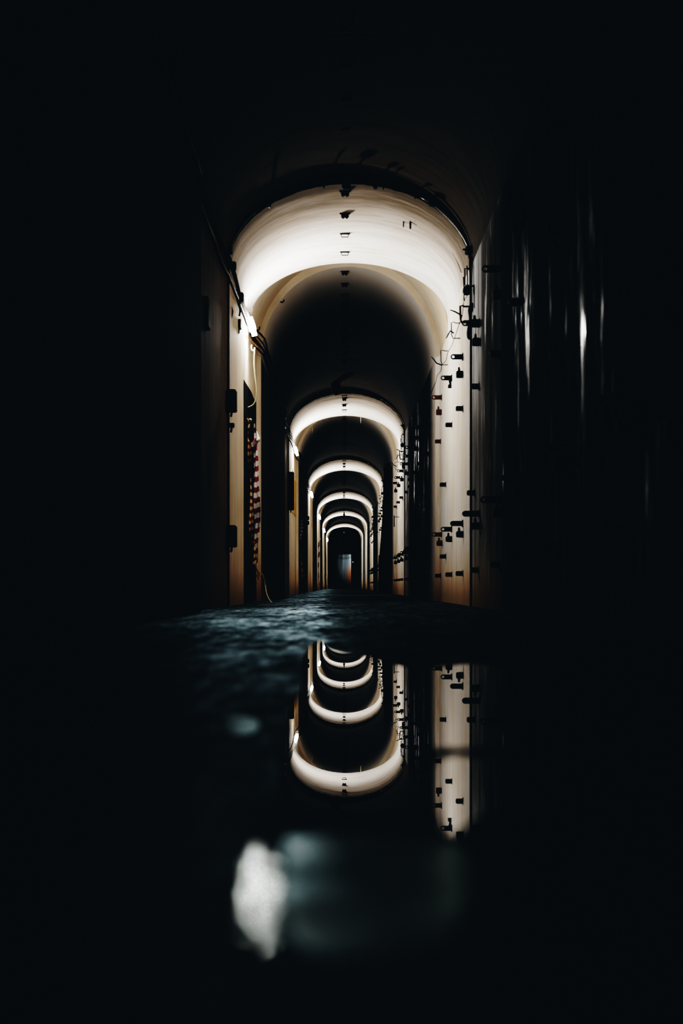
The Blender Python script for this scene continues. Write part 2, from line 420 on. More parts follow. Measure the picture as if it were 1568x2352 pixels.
# ------------------------------------------------------------------ wall lamps
ORD = ['first', 'second', 'third', 'fourth', 'fifth', 'sixth', 'seventh', 'eighth', 'ninth', 'tenth', 'eleventh', 'twelfth']
def make_lamp():
    r = empty('wall_lamp', (0, 0, 0))
    ax = Vector((.27, .12, -1)).normalized()
    MB().lathe([(.006, -.108), (.020, -.105), (.030, -.090), (.037, -.055), (.039, 0), (.038, .045), (.032, .076), (.020, .092), (.004, .098)], ax, (0, 0, 0), 16).build('glass_globe', 'globe', r, True)
    MB().lathe([(.03, -.18), (.032, -.145), (.037, -.12), (.033, -.106)], ax, (0, 0, 0), 14).build('socket', 'ceramic', r, True)
    sx = ax.cross(Vector((0, 1, 0))).normalized(); sy = sx.cross(ax).normalized()
    if sy.y < 0: sy = -sy
    m = MB(); vs = []
    for j in range(9):
        hh = -.125+.25*j/8
        for k in range(15):
            an = math.radians(-46+92*k/14); vs.append(ax*hh+sx*(.046*math.sin(an))+sy*(.046*math.cos(an)))
    m.add(vs, [(j*15+k, j*15+k+1, j*15+k+16, j*15+k+15) for j in range(8) for k in range(14)])
    m.build('light_shield', 'brown', r, True)  # added unseen shield, blocks light thrown further down the tunnel
    h = MB().tube([ax*-.17, ax*-.19+Vector((-.03, 0, .02)), Vector((-.085, 0, .2))], .01, 8).build('bracket', 'brown', r)
    MB().box((-.10, -.05, .14), (-.085, .05, .26)).build('mounting_plate', 'brown', h)
    return r
lamp0 = make_lamp()
LD = 1.118
for k in range(6):
    o = lamp0 if k == 0 else dup(lamp0, (0, 0, 0))
    o.location = (Xu(-235), Yd(LD+P*k), Zu(666))
    tag(o, 'glowing white jar lamp on the wall under the %s lit arch' % ORD[k], 'lamp', 'jar lamps along the tunnel wall')

# ------------------------------------------------------------------ brackets on the wall across from the lamps
AREA = []
names = {0: 'before the %s dim bay', 1: 'in the %s dim bay', 2: 'on the %s lit strip'}
def where(d):
    if d < .724: return (0, 0)
    k = int((d-.724)/P); q = (d-.724) - k*P
    if q < .226: return (1, k)
    if q < .526: return (2, k)
    return (0, k+1)
cnt = {}
def place_label(row, d):
    w = where(d); key = (row, w); i = cnt.get(key, 0); cnt[key] = i+1
    return ORD[min(i, 11)], names[w[0]] % ORD[w[1]]
def stadium(L_, h, tipr, n=10):
    pts = [(0, -h/2), (0, h/2)]
    for k in range(n+1):
        a = PI/2 + PI*k/n; pts.append((-L_+h/2 + h/2*math.cos(a), h/2*math.sin(a)))
    return pts
def with_base(L_, h):   # outline with extra points so that the hole ring is well shaped
    pts = stadium(L_, h, h/2); out = []
    for i, p in enumerate(pts):
        q = pts[(i+1) % len(pts)]; out.append(p)
        dl = math.hypot(q[0]-p[0], q[1]-p[1]); m = int(dl/.02)
        for k in range(1, m): out.append((p[0]+(q[0]-p[0])*k/m, p[1]+(q[1]-p[1])*k/m))
    return out
def make_arm(mat, hole=True, L_=.15, drop=False):
    r = empty('wall_mount_bracket', (0, 0, 0))
    h = .06
    MB().prism(with_base(L_, h), -.008, .008, (-L_+h/2, 0, .0165) if hole else None).build('arm', mat, r)
    MB().cbox((-.012, -.03, -.042), (0, .03, .042), .004).build('base_plate', mat, r)
    if drop: MB().prism([(-.045, -.03), (-.012, -.03), (-.008, -.13), (-.055, -.13), (-.05, -.085), (-.035, -.08)], -.008, .008).build('drop_tab', mat, r)
    return r
def make_clamp(mat, rounded):
    r = empty('wall_mount_clamp', (0, 0, 0))
    if rounded: MB().lathe([(.02, -.082), (.034, -.078), (.038, -.03), (.038, 0)], (1, 0, 0), (0, 0, 0), 12).build('block', mat, r)
    else: MB().cbox((-.08, -.025, -.042), (0, .025, .036), .008).build('block', mat, r)
    MB().prism([(-.068, .0), (-.030, .0), (-.036, .06), (-.040, .078), (-.052, .082), (-.06, .074), (-.06, .06)], -.012, .012).build('finger', mat, r)
    return r
def make_stub(mat, tail):
    r = empty('wall_mount_stub', (0, 0, 0))
    MB().cbox((-.085, -.022, -.028), (-.0, .022, .026), .009).build('block', mat, r)
    if tail: MB().prism([(-.016, .0), (0, .0), (0, -.075), (-.006, -.075), (-.016, -.03)], -.01, .01).build('tail', mat, r)
    else: MB().cbox((-.006, -.03, -.04), (0, .03, .04), .004).build('base_plate', mat, r)
    return r
PROTO = {}
def proto(kind, mat, var):
    key = (kind, mat, var)
    if key not in PROTO:
        PROTO[key] = {'arm': lambda: make_arm(mat, *var), 'clamp': lambda: make_clamp(mat, var), 'stub': lambda: make_stub(mat, var)}[kind]()
        return PROTO[key]
    return dup(PROTO[key], (0, 0, 0))
rb = random.Random(11)
ROWS = [  # height, kind, row phrase, group
    ('top arms', 527, 'arm', 'topmost row', 'holed arms of the topmost row'),
    ('top clamps', 487, 'clamp', 'row under topmost arms', 'clamps under the topmost arms'),
    ('mid stubs', 408, 'stub', 'mid-height row', 'stub brackets at mid height'),
    ('low arms', 143, 'arm', 'lower row', 'arms of the lower row'),
    ('low clamps', 118, 'clamp', 'row under lower arms', 'clamps under the lower arms'),
    ('foot stubs', 28, 'stub', 'floor-level row', 'stub brackets just above the floor')]
ds = [.40, .52, .64, .77, .895, 1.003, 1.105]
while ds[-1] < 4.3: ds.append(ds[-1] + (.112 if ds[-1] < 2 else .118))
for (nm, hh, kind, ph, grp) in ROWS:
    for i, d0 in enumerate(ds):
        d = d0 + (.0 if kind != 'stub' else .012) + rb.uniform(-.006, .006)
        if abs(d-1.105) < .03 or abs(d-1.0) < .02: d = d0
        for a, b, t in SEC:                                   # keep clear of the steps
            if abs(d-a) < .012: d = a+.014
        x = wall_x(d, 1)
        z = hh + (max(0, 1-d)*(130 if hh > 450 else 45))
        rust = (1.13 < d < 1.30 and hh > 300) or (abs(d-1.22) < .09 and hh > 100 and kind != 'stub') or rb.random() < .08
        mat = 'rusty' if rust else 'steel'
        if nm == 'mid stubs' and rb.random() < .10 and d > 1.3: continue
        if kind == 'arm': var = (rb.random() < .8 if hh < 300 else True, .185 if sec_at(d) == 'D' else .145, abs(d-1.105) < .02 and hh > 300)
        elif kind == 'clamp': var = hh < 300
        else: var = (hh > 300 and rb.random() < .5)
        if nm == 'low arms' and abs(d-1.003) < .01: var = (False, .15, False)
        if nm == 'top clamps' and abs(d-1.105) < .02: continue
        o = proto(kind, mat, var)
        o.location = (Xu(x)+.001, Yd(d), Zu(z))
        od, wh = place_label(nm, d)
        colour = 'rusty' if rust else 'black'
        word = {'arm': ('holed arm' if kind == 'arm' and var[0] else 'solid arm'), 'clamp': 'clamp', 'stub': 'stub bracket'}[kind] if kind == 'arm' else {'clamp': 'clamp', 'stub': 'stub'}[kind]
        tag(o, '%s steel %s, %s, %s %s' % (colour, word, ph, od, wh), 'bracket', grp)
# a few odd single brackets on the first lit strip
for px, py, d, lab in ((1016, 1113, 1.19*1.0-.02, 'small lone bent stub low on the first lit strip'), (1077, 1132, .93, 'lone dark stub low in the dim bay beside the first lit strip'),
                       (1019, 1278, 1.17, 'small lone round stub above the floor row on the first lit strip'), (1103, 742, .90, 'square clamp hanging under the topmost arm beside the conduit cluster')):
    o = proto('stub' if 'stub' in lab else 'clamp', 'steel', False)
    p = at(px, py, d); o.location = (Xu(wall_x(d, 1))+.001, Yd(d), p.z); tag(o, lab, 'bracket')

# ------------------------------------------------------------------ clips along the crown of the vault
def make_clip(open_, mat):
    r = empty('ceiling_cable_clip', (0, 0, 0))
    MB().box((-.062, -.02, -.010), (.062, .02, .006)).build('top_strap', mat, r)
    if open_:
        MB().tube([(-.045, 0, -.008), (-.04, 0, -.045), (.04, 0, -.045), (.045, 0, -.008)], .006, 6).build('hoop', mat, r)
    else:
        MB().cbox((-.045, -.025, -.048), (.045, .025, -.010), .006).build('block', mat, r)
        for s in (-1, 1): MB().box((s*.022-.012, -.02, -.06), (s*.022+.012, .02, -.046)).build('foot', mat, r)
    return r
clips = {}
d = .712; i = 0
while d < 4.25:
    dd = d
    for a, b, t in SEC:
        if abs(dd-a) < .012: dd = a+.016
    t = sec_at(dd); hw, sp, cr = PROF[t]
    if t == 'A': cr -= 24*((dd-.95) % P)/.2
    xx = 3.0; zz = sp+(cr-sp)*math.sqrt(1-((xx-XC)/hw)**2)
    op = (1.03 < dd < 1.14) or (dd > 1.3 and i % 3 == 1); mat = 'rusty' if abs(dd-1.16) < .03 else 'steel'
    key = (op, mat)
    if key not in clips: clips[key] = o = make_clip(op, mat)
    else: o = dup(clips[key], (0, 0, 0))
    o.location = (Xu(xx), Yd(dd), Zu(zz))
    od, wh = place_label('clip', dd)
    wh = wh.replace('strip', 'vault')
    tag(o, '%s %s cable clip on the vault crown, %s %s' % ('rusty' if mat == 'rusty' else 'dark', 'open hoop' if op else 'solid block', od, wh), 'clip', 'cable clips along the vault crown')
    d += .0505; i += 1

# ------------------------------------------------------------------ pale wet streaks, shaped as tubes around the rim before each lit arch
hw, sp, cr = PROF['D']
hw, sp, cr = PROF['A']
for k in range(4):
    pts = []
    for j in range(61):
        th = PI*(.0+1.0*j/60)
        q = (.5 if k == 0 else 2.5) if j < 20 or j > 46 else 5.5
        x, z = XC+(hw+q)*math.cos(th), sp+(cr-sp+q)*math.sin(th)
        pts.append((Xu(x), Yd((.9440 if k == 0 else .936)+P*k), Zu(z)))
    m = MB(); m.tube(pts[3:19], [.006+.018*math.sin(PI*i/15) for i in range(16)], 8, 0); m.tube(pts[18:48], .006, 6, 1); m.tube(pts[47:], .007, 8, 0)  # pale end tubes stand in for wet streaks on the rim
    o = m.build('ceiling_rim_streak', ['chalk', 'cable'], smooth=True)
    tag(o, 'thin arched wet streak, shaped as a tube, on the dark rim of the %s lit arch' % ORD[k], 'wet streak', 'arched rim streaks')
# hooks and little boxes on the rim of the first arch
for q, (px, py, w, h, lab) in enumerate(((618, 472, 7, 10, 'small dark hook low on the lamp side of the first arch rim'), (743, 428, 4, 9, 'thin dark hook on the first arch rim beside the crown'),
        (795, 428, 20, 14, 'wide dark bracket box at the very crown of the first arch rim'), (861, 426, 10, 14, 'dark square bracket on the first arch rim past the crown'),
        (880, 429, 3, 10, 'thin dark peg on the first arch rim past the square bracket'), (953, 449, 4, 12, 'thin dark peg halfway down the first arch rim'),
        (992, 462, 18, 22, 'largest dark lump hanging on the first arch rim above the pale streak'))):
    d = .94; c = at(px, py, d); a = w*d*U/2; b = h*d*U/2
    m = MB(); m.cbox((-a, -.03, -b), (a, .03, b), min(a, b)*.35); m.tube([(0, .03, b*.6), (0, Yd(.95)-Yd(d)-.0, b*1.2+.04)], min(a, .012), 6)
    o = m.build('ceiling_rim_hook', 'steel', loc=c); tag(o, lab, 'hook')
# bent wire hooks on the first lit vault, and the thin wire that runs down from them
for pts, lab in (([(952, 498), (938, 492), (927, 489), (927, 505), (926, 522)], 'longer bent wire hook hanging from the first lit vault'),
                 ([(955, 507), (943, 502), (942, 512), (942, 525)], 'shorter bent wire hook hanging from the first lit vault')):
    d = 1.0; m = MB(); m.tube([at(x, y, d+.004*i) for i, (x, y) in enumerate(pts)], [.006, .009, .013, .011, .005][:len(pts)], 6)
    # stem up to the vault
    hwA, spA, crA = PROF['A']; p = at(pts[0][0], pts[0][1], d); xx = p.x/U; zv = Zu(spA+(crA-spA)*math.sqrt(1-((xx-XC)/hwA)**2))
    m.tube([p, (p.x, p.y, zv)], .005, 6)
    o = m.build('ceiling_wire_hook', 'steel', smooth=True); tag(o, lab, 'hook')
def on_vault(px, py, t='A', off=1.5):   # depth where the sight line meets the vault of that section
    hw, sp, cr = PROF[t]; best = None
    for i in range(600):
        d = .9+i*.001; x = (px-VX)*d; z = (VY-py)*d
        if z > sp: e = ((x-XC)/(hw-off))**2+((z-sp)/(cr-sp-off))**2-1
        else: e = abs(x-XC)/(hw-off)-1
        if e > 0: return at(px, py, d)
    return at(px, py, 1.2)
pts = [on_vault(x, y) for x, y in ((1000, 532), (1015, 546), (1030, 566), (1043, 588), (1052, 607), (1059, 626))]
tag(MB().tube(smooth_path(pts), .0035, 6).build('ceiling_wire', 'cable', smooth=True), 'hair-thin dark wire running down the first lit vault', 'wire')

# ------------------------------------------------------------------ conduit cluster at the haunch on the bracket side
def cluster(k):
    s = []
    nm = ORD[k]
    d = .944
    def part_thing(mb, name, mat, lab, cat, grp=None, smooth=False):
        o = mb.build(name, mat, smooth=smooth, loc=(0, P*k*F*U, 0)); tag(o, lab % nm, cat, grp); return o
    def pt(px, py, dd=d): return at(px, py, dd)
    g = 'conduits beside the lit arches'
    # upright pipes
    for (x, y0, y1, r, lab) in ((1064, 636, 690, .006, 'thin upright rod at the inner edge of the conduit cluster, %s arch'),
                                (1079, 600, 742, .011, 'longest upright conduit in the middle of the cluster, %s arch'),
                                (1086, 580, 712, .008, 'upright conduit behind the round box, %s arch'),
                                (1072, 610, 668, .006, 'short upright rod over the round box, %s arch')):
        a, b = pt(x, y0), pt(x+1, y1); m = MB(); m.tube([a, a.lerp(b, .5)+Vector((.004, 0, 0)), b], r, 6)
        for f in (.06, .94): q = a.lerp(b, f); m.tube([q, q+Vector((.02, .09, 0))], r*.8, 6)
        part_thing(m, 'wall_mount_conduit', 'cable', lab, 'conduit', g, True)
    # round junction box, square boxes
    c = pt(1073, 666, .938)
    m = MB().lathe([(.046, .08), (.05, .0), (.045, -.02), (.02, -.03)], (0, 1, 0), c, 16); m.tube([c+Vector((.02, 0, .03)), c+Vector((.075, .01, .05)), c+Vector((.09, .09, .05))], .011, 6)
    part_thing(m, 'wall_mount_round_box', 'box', 'round black junction box in the conduit cluster at the %s arch', 'junction box')
    for (x, y, w, h, lab) in ((1076, 574, 15, 14, 'black box topping the conduit cluster at the %s arch'), (1093, 597, 16, 20, 'square black box high in the conduit cluster at the %s arch'),
                              (1088, 706, 12, 18, 'low black box at the foot of the conduit cluster, %s arch')):
        c = pt(x, y); a = w*d*U/2; b = h*d*U/2
        m = MB().cbox((c.x-a, c.y-.05, c.z-b), (c.x+a, Yd(.95), c.z+b), .012); m.tube([(c.x, c.y-.02, c.z-b), (c.x+.01, c.y-.01, c.z-b-.06)], .012, 6); m.tube([(c.x-a-.03, c.y-.02, c.z), (c.x-a, c.y-.02, c.z)], .010, 6)
        part_thing(m, 'wall_mount_junction_box', 'box', lab, 'junction box')
    # square wire loops
    for (x0_, y0_, x1_, y1_, dd, lab) in ((1097, 586, 1106, 634, .925, 'tall square cable hoop on the outer side of the cluster, %s arch'), (1067, 617, 1077, 655, .94, 'square cable hoop on the inner side of the cluster, %s arch'),
                                          (1090, 664, 1094, 708, .93, 'narrow cable hoop low in the cluster, %s arch')):
        m = MB().tube([pt(x1_, y0_, dd), pt(x0_, y0_, dd), pt(x0_, y1_, dd), pt(x1_, y1_, dd)], .0085, 6)
        m.tube([pt(x1_, y0_, dd), Vector((pt(x1_, y0_, dd).x+.02, Yd(.949), pt(x1_, y0_, dd).z))], .007, 6)
        part_thing(m, 'wall_mount_hoop', 'cable', lab, 'hoop', 'square hoops in the conduit clusters')
    # hanging wire with drop
    m = MB().tube(smooth_path([pt(1080, 700, .94), pt(1076, 712, .935), pt(1078, 730, .93), pt(1077, 745, .93)]), .008, 6); e = pt(1077, 780, .93)
    m.lathe([(.006, .16), (.02, .13), (.026, .06), (.022, .02), (.008, 0)], (0, 0, 1), e, 10)
    part_thing(m, 'hanging_plug', 'cable', 'black plug hanging on a cable tail below the cluster, %s arch', 'plug', None, True)
    # thin tall loops stepping down the lit wall
    for (x, y0, y1, w, lab) in ((1060, 702, 741, 7, 'wire hoop highest on the lit strip, %s arch'), (1040, 740, 777, 8, 'wire hoop in the middle of the lit strip, %s arch'), (1015, 804, 838, 6, 'wire hoop lowest on the lit strip, %s arch')):
        dd = 266/(x-VX+w); r = .0055 if y0 > 710 else .011
        m = MB().tube([pt(x+w*.6, y0+2, dd), pt(x+w*.5, y0, dd), pt(x-w*.5, y0+1, dd), pt(x-w*.4, y1-8, dd), pt(x, y1, dd), pt(x+w*.6, y1, dd)], r, 6)
        q = pt(x+w*.6, y0+2, dd); m.tube([q, Vector((Xu(XC+262), q.y, q.z))], r, 6); q = pt(x+w*.6, y1, dd); m.tube([q, Vector((Xu(XC+262), q.y, q.z))], r, 6)
        part_thing(m, 'wall_mount_wire_hoop', 'cable', lab, 'hoop', 'wire hoops on the lit strips')
    # the sagging thin cable
    w = [(1072, 681), (1065, 692), (1061, 726), (1055, 742), (1043, 778), (1036, 796), (1028, 810), (1024, 828), (1015, 838), (1012, 852), (1004, 862), (1001, 876), (995, 890), (989, 905)]
    m = MB().tube(smooth_path([pt(x, y, min(268/(x-VX), 1.235)) for x, y in w], 4), .0038, 6)
    part_thing(m, 'wall_mount_wire', 'cable', 'thin dark wire sagging down from hoop to hoop, %s lit wall', 'wire', None, True)
    # little hooks beside it
    for (a, b, lab) in (((1034, 712), (1052, 720), 'hooked peg pointing inward over the lit strip, %s arch'), ((1025, 776), (1034, 760), 'short slanted peg by the middle hoop, %s lit wall'), ((991, 820), (1002, 834), 'dark slanted peg at the far edge of the %s lit strip')):
        dd = 266/(b[0]-VX); dd = min(dd, 1.22)
        p0, p1 = pt(*a, dd), pt(*b, dd); m = MB().tube([p0+Vector((-.008, 0, -.006)), p0, p0.lerp(p1, .5)+Vector((0, 0, .004)), p1, Vector((Xu(XC+262), p1.y, p1.z-.03))], [.004, .006, .009, .010, .010], 6)
        part_thing(m, 'wall_mount_peg', 'steel', lab, 'peg')
for k in range(4): cluster(k)

# ------------------------------------------------------------------ cables along the lamp side
CAB = [(700, .013, 'cable'), (690, .010, 'cable'), (678, .014, 'cable'), (668, .009, 'cable_g'), (655, .012, 'cable')]
def left_x(d, zu):
    hw, sp, cr = PROF[sec_at(d)]
    return XC - (hw*math.sqrt(max(0, 1-((zu-sp)/(cr-sp))**2)) if zu > sp else hw)
rc = random.Random(5)
for q, (zu, r, mat) in enumerate(CAB):
    pts = []; d = .30; ph = rc.uniform(0, 6)
    while d < 3.3:
        z = zu + 5*math.sin(d*9+ph) + rc.uniform(-3, 3) - (18 if 1.0 < d < 1.2 else 0)*(q < 2)
        x = min(left_x(d-.02, z), 1e9); x = max(left_x(d-.02, z), left_x(d+.02, z)) + 4 + r/U
        pts.append((Xu(x), Yd(d), Zu(z))); d += .045
    o = MB().tube(smooth_path(pts, 2), r, 6).build('wall_mount_cable', mat, smooth=True)
    tag(o, ['topmost dark cable of the run along the lamp wall', 'thin black cable second from the top of the lamp wall run', 'thick black cable in the middle of the lamp wall run', 'thin olive cable in the lamp wall run', 'lowest black cable of the run along the lamp wall'][q], 'cable', 'cables along the lamp wall')
def left_box(px, py, w, h, d, lab, name='wall_mount_box', depth=.10, mat='box', back=True):
    c = at(px, py, d); a = w*d*U/2; b = h*d*U/2
    r = empty(name, (c.x, c.y, c.z)); tag(r, lab, 'box')
    MB().cbox((-a, -depth/2, -b), (a, depth/2, b), min(a, b)*.25).build('housing', mat, r)
    MB().cbox((-a*.85, -depth/2-.012, -b*.85), (a*.85, -depth/2, b*.85), min(a, b)*.2).build('lid', mat, r)
    if back: MB().tube([(0, 0, -b), (-.01, .02, -b-.05)], .012, 6).build('cable_gland', 'cable', r)
    return r
left_box(527, 577, 12, 20, .945, 'rounded dark box at the haunch of the first arch, lamp side')
left_box(537, 611, 10, 16, .955, 'small dark box just inside the first arch rim, lamp side')
left_box(551, 684, 17, 22, 1.02, 'square black junction box just above the first lamp')
left_box(549, 745, 10, 22, 1.03, 'black upright terminal box beside the first lamp')
left_box(532, 921, 22, 50, .945, 'tall black cabinet on the lamp side edge of the first lit arch', 'wall_mount_cabinet', .16)
left_box(532, 1232, 22, 50, .945, 'lower tall black cabinet on the same pier edge near the floor', 'wall_mount_cabinet', .16)
left_box(532, 977, 12, 10, .945, 'tiny black box under the upper cabinet on the pier edge', depth=.06)
left_box(668, 1128, 14, 88, 1.975, 'tall black switch board on the pier of the second lit arch', 'wall_mount_board', .12)
left_box(706, 1190, 8, 9, 3.01, 'small black box upper on the pier of the third lit arch', depth=.1)
left_box(706, 1201, 8, 9, 3.01, 'small black box lower on the pier of the third lit arch', depth=.1)
left_box(470, 720, 22, 70, .80, 'dark blurred cabinet high in the dim bay, lamp side', 'wall_mount_cabinet', .2)
# loops of cable beside the lamp
for pts, d, r, mat, lab in (([(536, 645), (540, 648), (545, 655), (545, 664), (541, 670), (539, 680)], 1.0, .010, 'cable', 'black looped cable above the square junction box'),
        ([(541, 690), (546, 697), (550, 706), (551, 716), (549, 726)], 1.02, .011, 'cable', 'short black cable dropping from the junction box towards the lamp'),
        ([(528, 690), (531, 705), (534, 716), (531, 730)], .97, .009, 'cable_g', 'olive cable tail hanging off the pier edge by the first lamp'),
        ([(578, 792), (577, 800), (580, 806), (584, 803), (585, 798), (584, 806), (583, 835), (585, 862), (588, 890), (588, 912), (583, 927), (574, 934), (566, 936)], 1.125, .0075, 'cable_y', 'long yellowish cable looping down the wall below the first lamp')):
    o = MB().tube(smooth_path([at(x, y, d) for x, y in pts], 5), r, 8).build('hanging_cable', mat, smooth=True); tag(o, lab, 'cable')
# brown splints behind the lamp
for (x0_, y0_, x1_, y1_, w, mat, lab) in ((556, 735, 564, 772, 3, 'brown', 'brown wooden splint behind the first lamp'), (563, 755, 567, 780, 3, 'ceramic', 'pale splint hanging beside the brown one under the first lamp'), (571, 775, 590, 797, 4, 'brown', 'rusty strap slanting away below the first lamp')):
    d = 1.11; a, b = at(x0_, y0_, d), at(x1_, y1_, d); d += 0; n = Vector((w*d*U/2, 0, 0))
    m = MB().add([a-n, a+n, b+n, b-n*.5, a-n+Vector((0, .03, 0)), a+n+Vector((0, .03, 0)), b+n+Vector((0, .03, 0)), b-n*.5+Vector((0, .03, 0))], [(0, 1, 2, 3), (4, 7, 6, 5), (0, 4, 5, 1), (1, 5, 6, 2), (2, 6, 7, 3), (3, 7, 4, 0)])
    tag(m.build('hanging_splint', mat), lab, 'splint')
# dark panel with torn slanted top on the lamp wall
XL = XC-262
def wall_sheet(outline, xu, th, name, mat, lab, cat):  # outline of photo spots on the plane x = xu
    vs = []
    for px, py in outline:
        d = xu/(px-VX); vs.append(Vector((Xu(xu), Yd(d), (VY-py)*d*U+EYE)))
    n = len(vs); m = MB(); m.add(vs+[v+Vector((-th, 0, 0)) for v in vs], [tuple(range(n)), tuple(range(2*n-1, n-1, -1))]+[(i+n, (i+1) % n+n, (i+1) % n, i) for i in range(n)])
    o = m.build(name, mat); tag(o, lab, cat); return o
wall_sheet([(560.5, 872), (565, 880), (570, 888), (577, 900), (582, 913), (588, 924), (588, 1378), (571, 1386), (561, 1388)], XL+1.5, .006, 'wall_mount_panel', 'board', 'dark panel with a torn slanted top on the wall below the first lamp', 'panel')
wall_sheet([(672, 1070), (676.5, 1103), (680, 1106), (680, 1188), (672, 1178), (668, 1176), (668, 1090)], XL+2.0, .008, 'wall_mount_sheet', 'yellow', 'ochre yellow sheet on the second lit wall behind the black board', 'sheet')

# ------------------------------------------------------------------ barrier tape hanging in bunches
def ribbon(spine, width, d, twist, mat, name, seed):
    """a crumpled hanging ribbon: spine of photo spots with half widths"""
    rr = random.Random(seed)
    sp = smooth_path([Vector((x, y, 0)) for x, y, w in spine], 8); ws = smooth_path([Vector((w, 0, 0)) for x, y, w in spine], 8)
    m = MB(); uv = []; vs = []; L_ = 0
    W = 7
    for i, p in enumerate(sp):
        if i: L_ += (sp[i]-sp[i-1]).length
        w = ws[i].x
        for j in range(W):
            t = j/(W-1)*2-1
            fold = math.sin(t*5+i*.35*twist)*.5
            q = at(p.x+t*w+rr.uniform(-.3, .3), p.y+fold*2.2, d); q.y += (fold+math.cos(i*.22+t*2))*.03
            vs.append(q); uv.append((t*.5+.5, L_/330*1.0))
    n = len(sp)
    m.add(vs, [(i*W+j, i*W+j+1, (i+1)*W+j+1, (i+1)*W+j) for i in range(n-1) for j in range(W-1)]); m.uv = uv
    return m.build(name, mat, smooth=True)
g = 'bunched barrier tapes on the lamp wall'
o = ribbon([(572, 962, 3), (569, 985, 4), (567, 1005, 3), (572, 1022, 5), (573, 1060, 4), (573, 1110, 4), (576, 1160, 5), (577, 1210, 5), (580, 1250, 5), (584, 1275, 5), (584, 1296, 3)], 0, 1.125, 1.5, 'tape_red', 'hanging_barrier_tape', 1)
tag(o, 'yellow and dark red striped tape hanging in a twisted bunch below the lamp', 'barrier tape', g)
o = ribbon([(584, 972, 1.5), (587, 995, 4), (590, 1010, 7), (583, 1020, 8), (586, 1032, 5), (588, 1060, 5), (588, 1110, 6), (590, 1150, 7.5), (591, 1190, 7.5), (590, 1215, 6), (588, 1245, 4), (589, 1275, 4), (588, 1298, 3)], 0, 1.15, .8, 'tape_pink', 'hanging_barrier_tape', 2)
tag(o, 'white and crimson striped tape hanging beside the yellow and red bunch', 'barrier tape', g)
tag(MB().add([at(590, 990, 1.14), at(597, 1008, 1.14), at(599, 1017, 1.15), at(588, 1012, 1.135), at(589, 1004, 1.12)], [(0, 1, 3), (1, 2, 3), (0, 3, 4)]).build('hanging_tape_flap', 'tape_pink'), 'pale loose flap of tape sticking out at the top of the bunch', 'tape flap')
o = ribbon([(693, 1195, 2), (691, 1215, 3.5), (690, 1228, 3.5), (688, 1240, 2)], 0, 2.36, 1, 'tape_blue', 'hanging_barrier_tape', 3); tag(o, 'grey blue striped tape hanging in the dark before the third lit arch', 'barrier tape', g)
o = ribbon([(688, 1245, .8), (690, 1275, 1), (693, 1300, 1.2), (694, 1325, 1)], 0, 2.38, 1, 'tape_red', 'hanging_barrier_tape', 4); tag(o, 'thin dark red tape tail below the grey blue tape', 'barrier tape', g)
o = ribbon([(735, 1236, .8), (732, 1250, 1.6), (732, 1275, 2), (731, 1300, 1.2), (732, 1330, .8), (733, 1345, .6)], 0, 4.13, 1, 'tape_pink', 'hanging_barrier_tape', 5); tag(o, 'small red and white tape hanging far down by the fourth lit arch', 'barrier tape', g)
# white insulators over the tapes, frayed tail and pale cable at the floor
for (x, y, lab) in ((566, 963, 'pale round knob holding the top of the yellow and red tape'), (575, 965, 'second pale knob just beside it over the tape bunch')):
    c = at(x, y, 1.12); m = MB().lathe([(.006, -.05), (.016, -.045), (.02, -.02), (.012, 0), (.02, .02), (.012, .04), (.010, .07)], (0, 1, 0), c, 12)
    tag(m.build('wall_mount_insulator', 'ceramic', smooth=True), lab, 'knob')
m = MB(); rr = random.Random(9)
for q in range(9):
    a = Vector((586+rr.uniform(-2, 3), 1296+rr.uniform(-2, 4), 0)); b = Vector((590+rr.uniform(-8, 9), 1335+rr.uniform(-12, 10), 0)); mid = (a+b)/2+Vector((rr.uniform(-4, 4), 0, 0))
    m.tube(smooth_path([at(v.x, v.y, 1.13) for v in (a, mid, b)], 4), .004, 5)
tag(m.build('hanging_frayed_cord', 'twig', smooth=True), 'frayed brown cord end hanging under the tape bunch', 'cord')
pts = [at(594, 1312, 1.13), at(601, 1318, 1.13), at(605, 1328, 1.13), at(609, 1345, 1.13), at(612, 1362, 1.12), at(617, 1375, 1.10), at(624, 1382, 1.08)]
pts[-1].z = .012; pts[-2].z = max(pts[-2].z, .03)
tag(MB().tube(smooth_path(pts, 5), .006, 8).build('hanging_loose_cable', 'cable_y', smooth=True), 'loose pale cable curving down to the floor below the tape', 'cable')

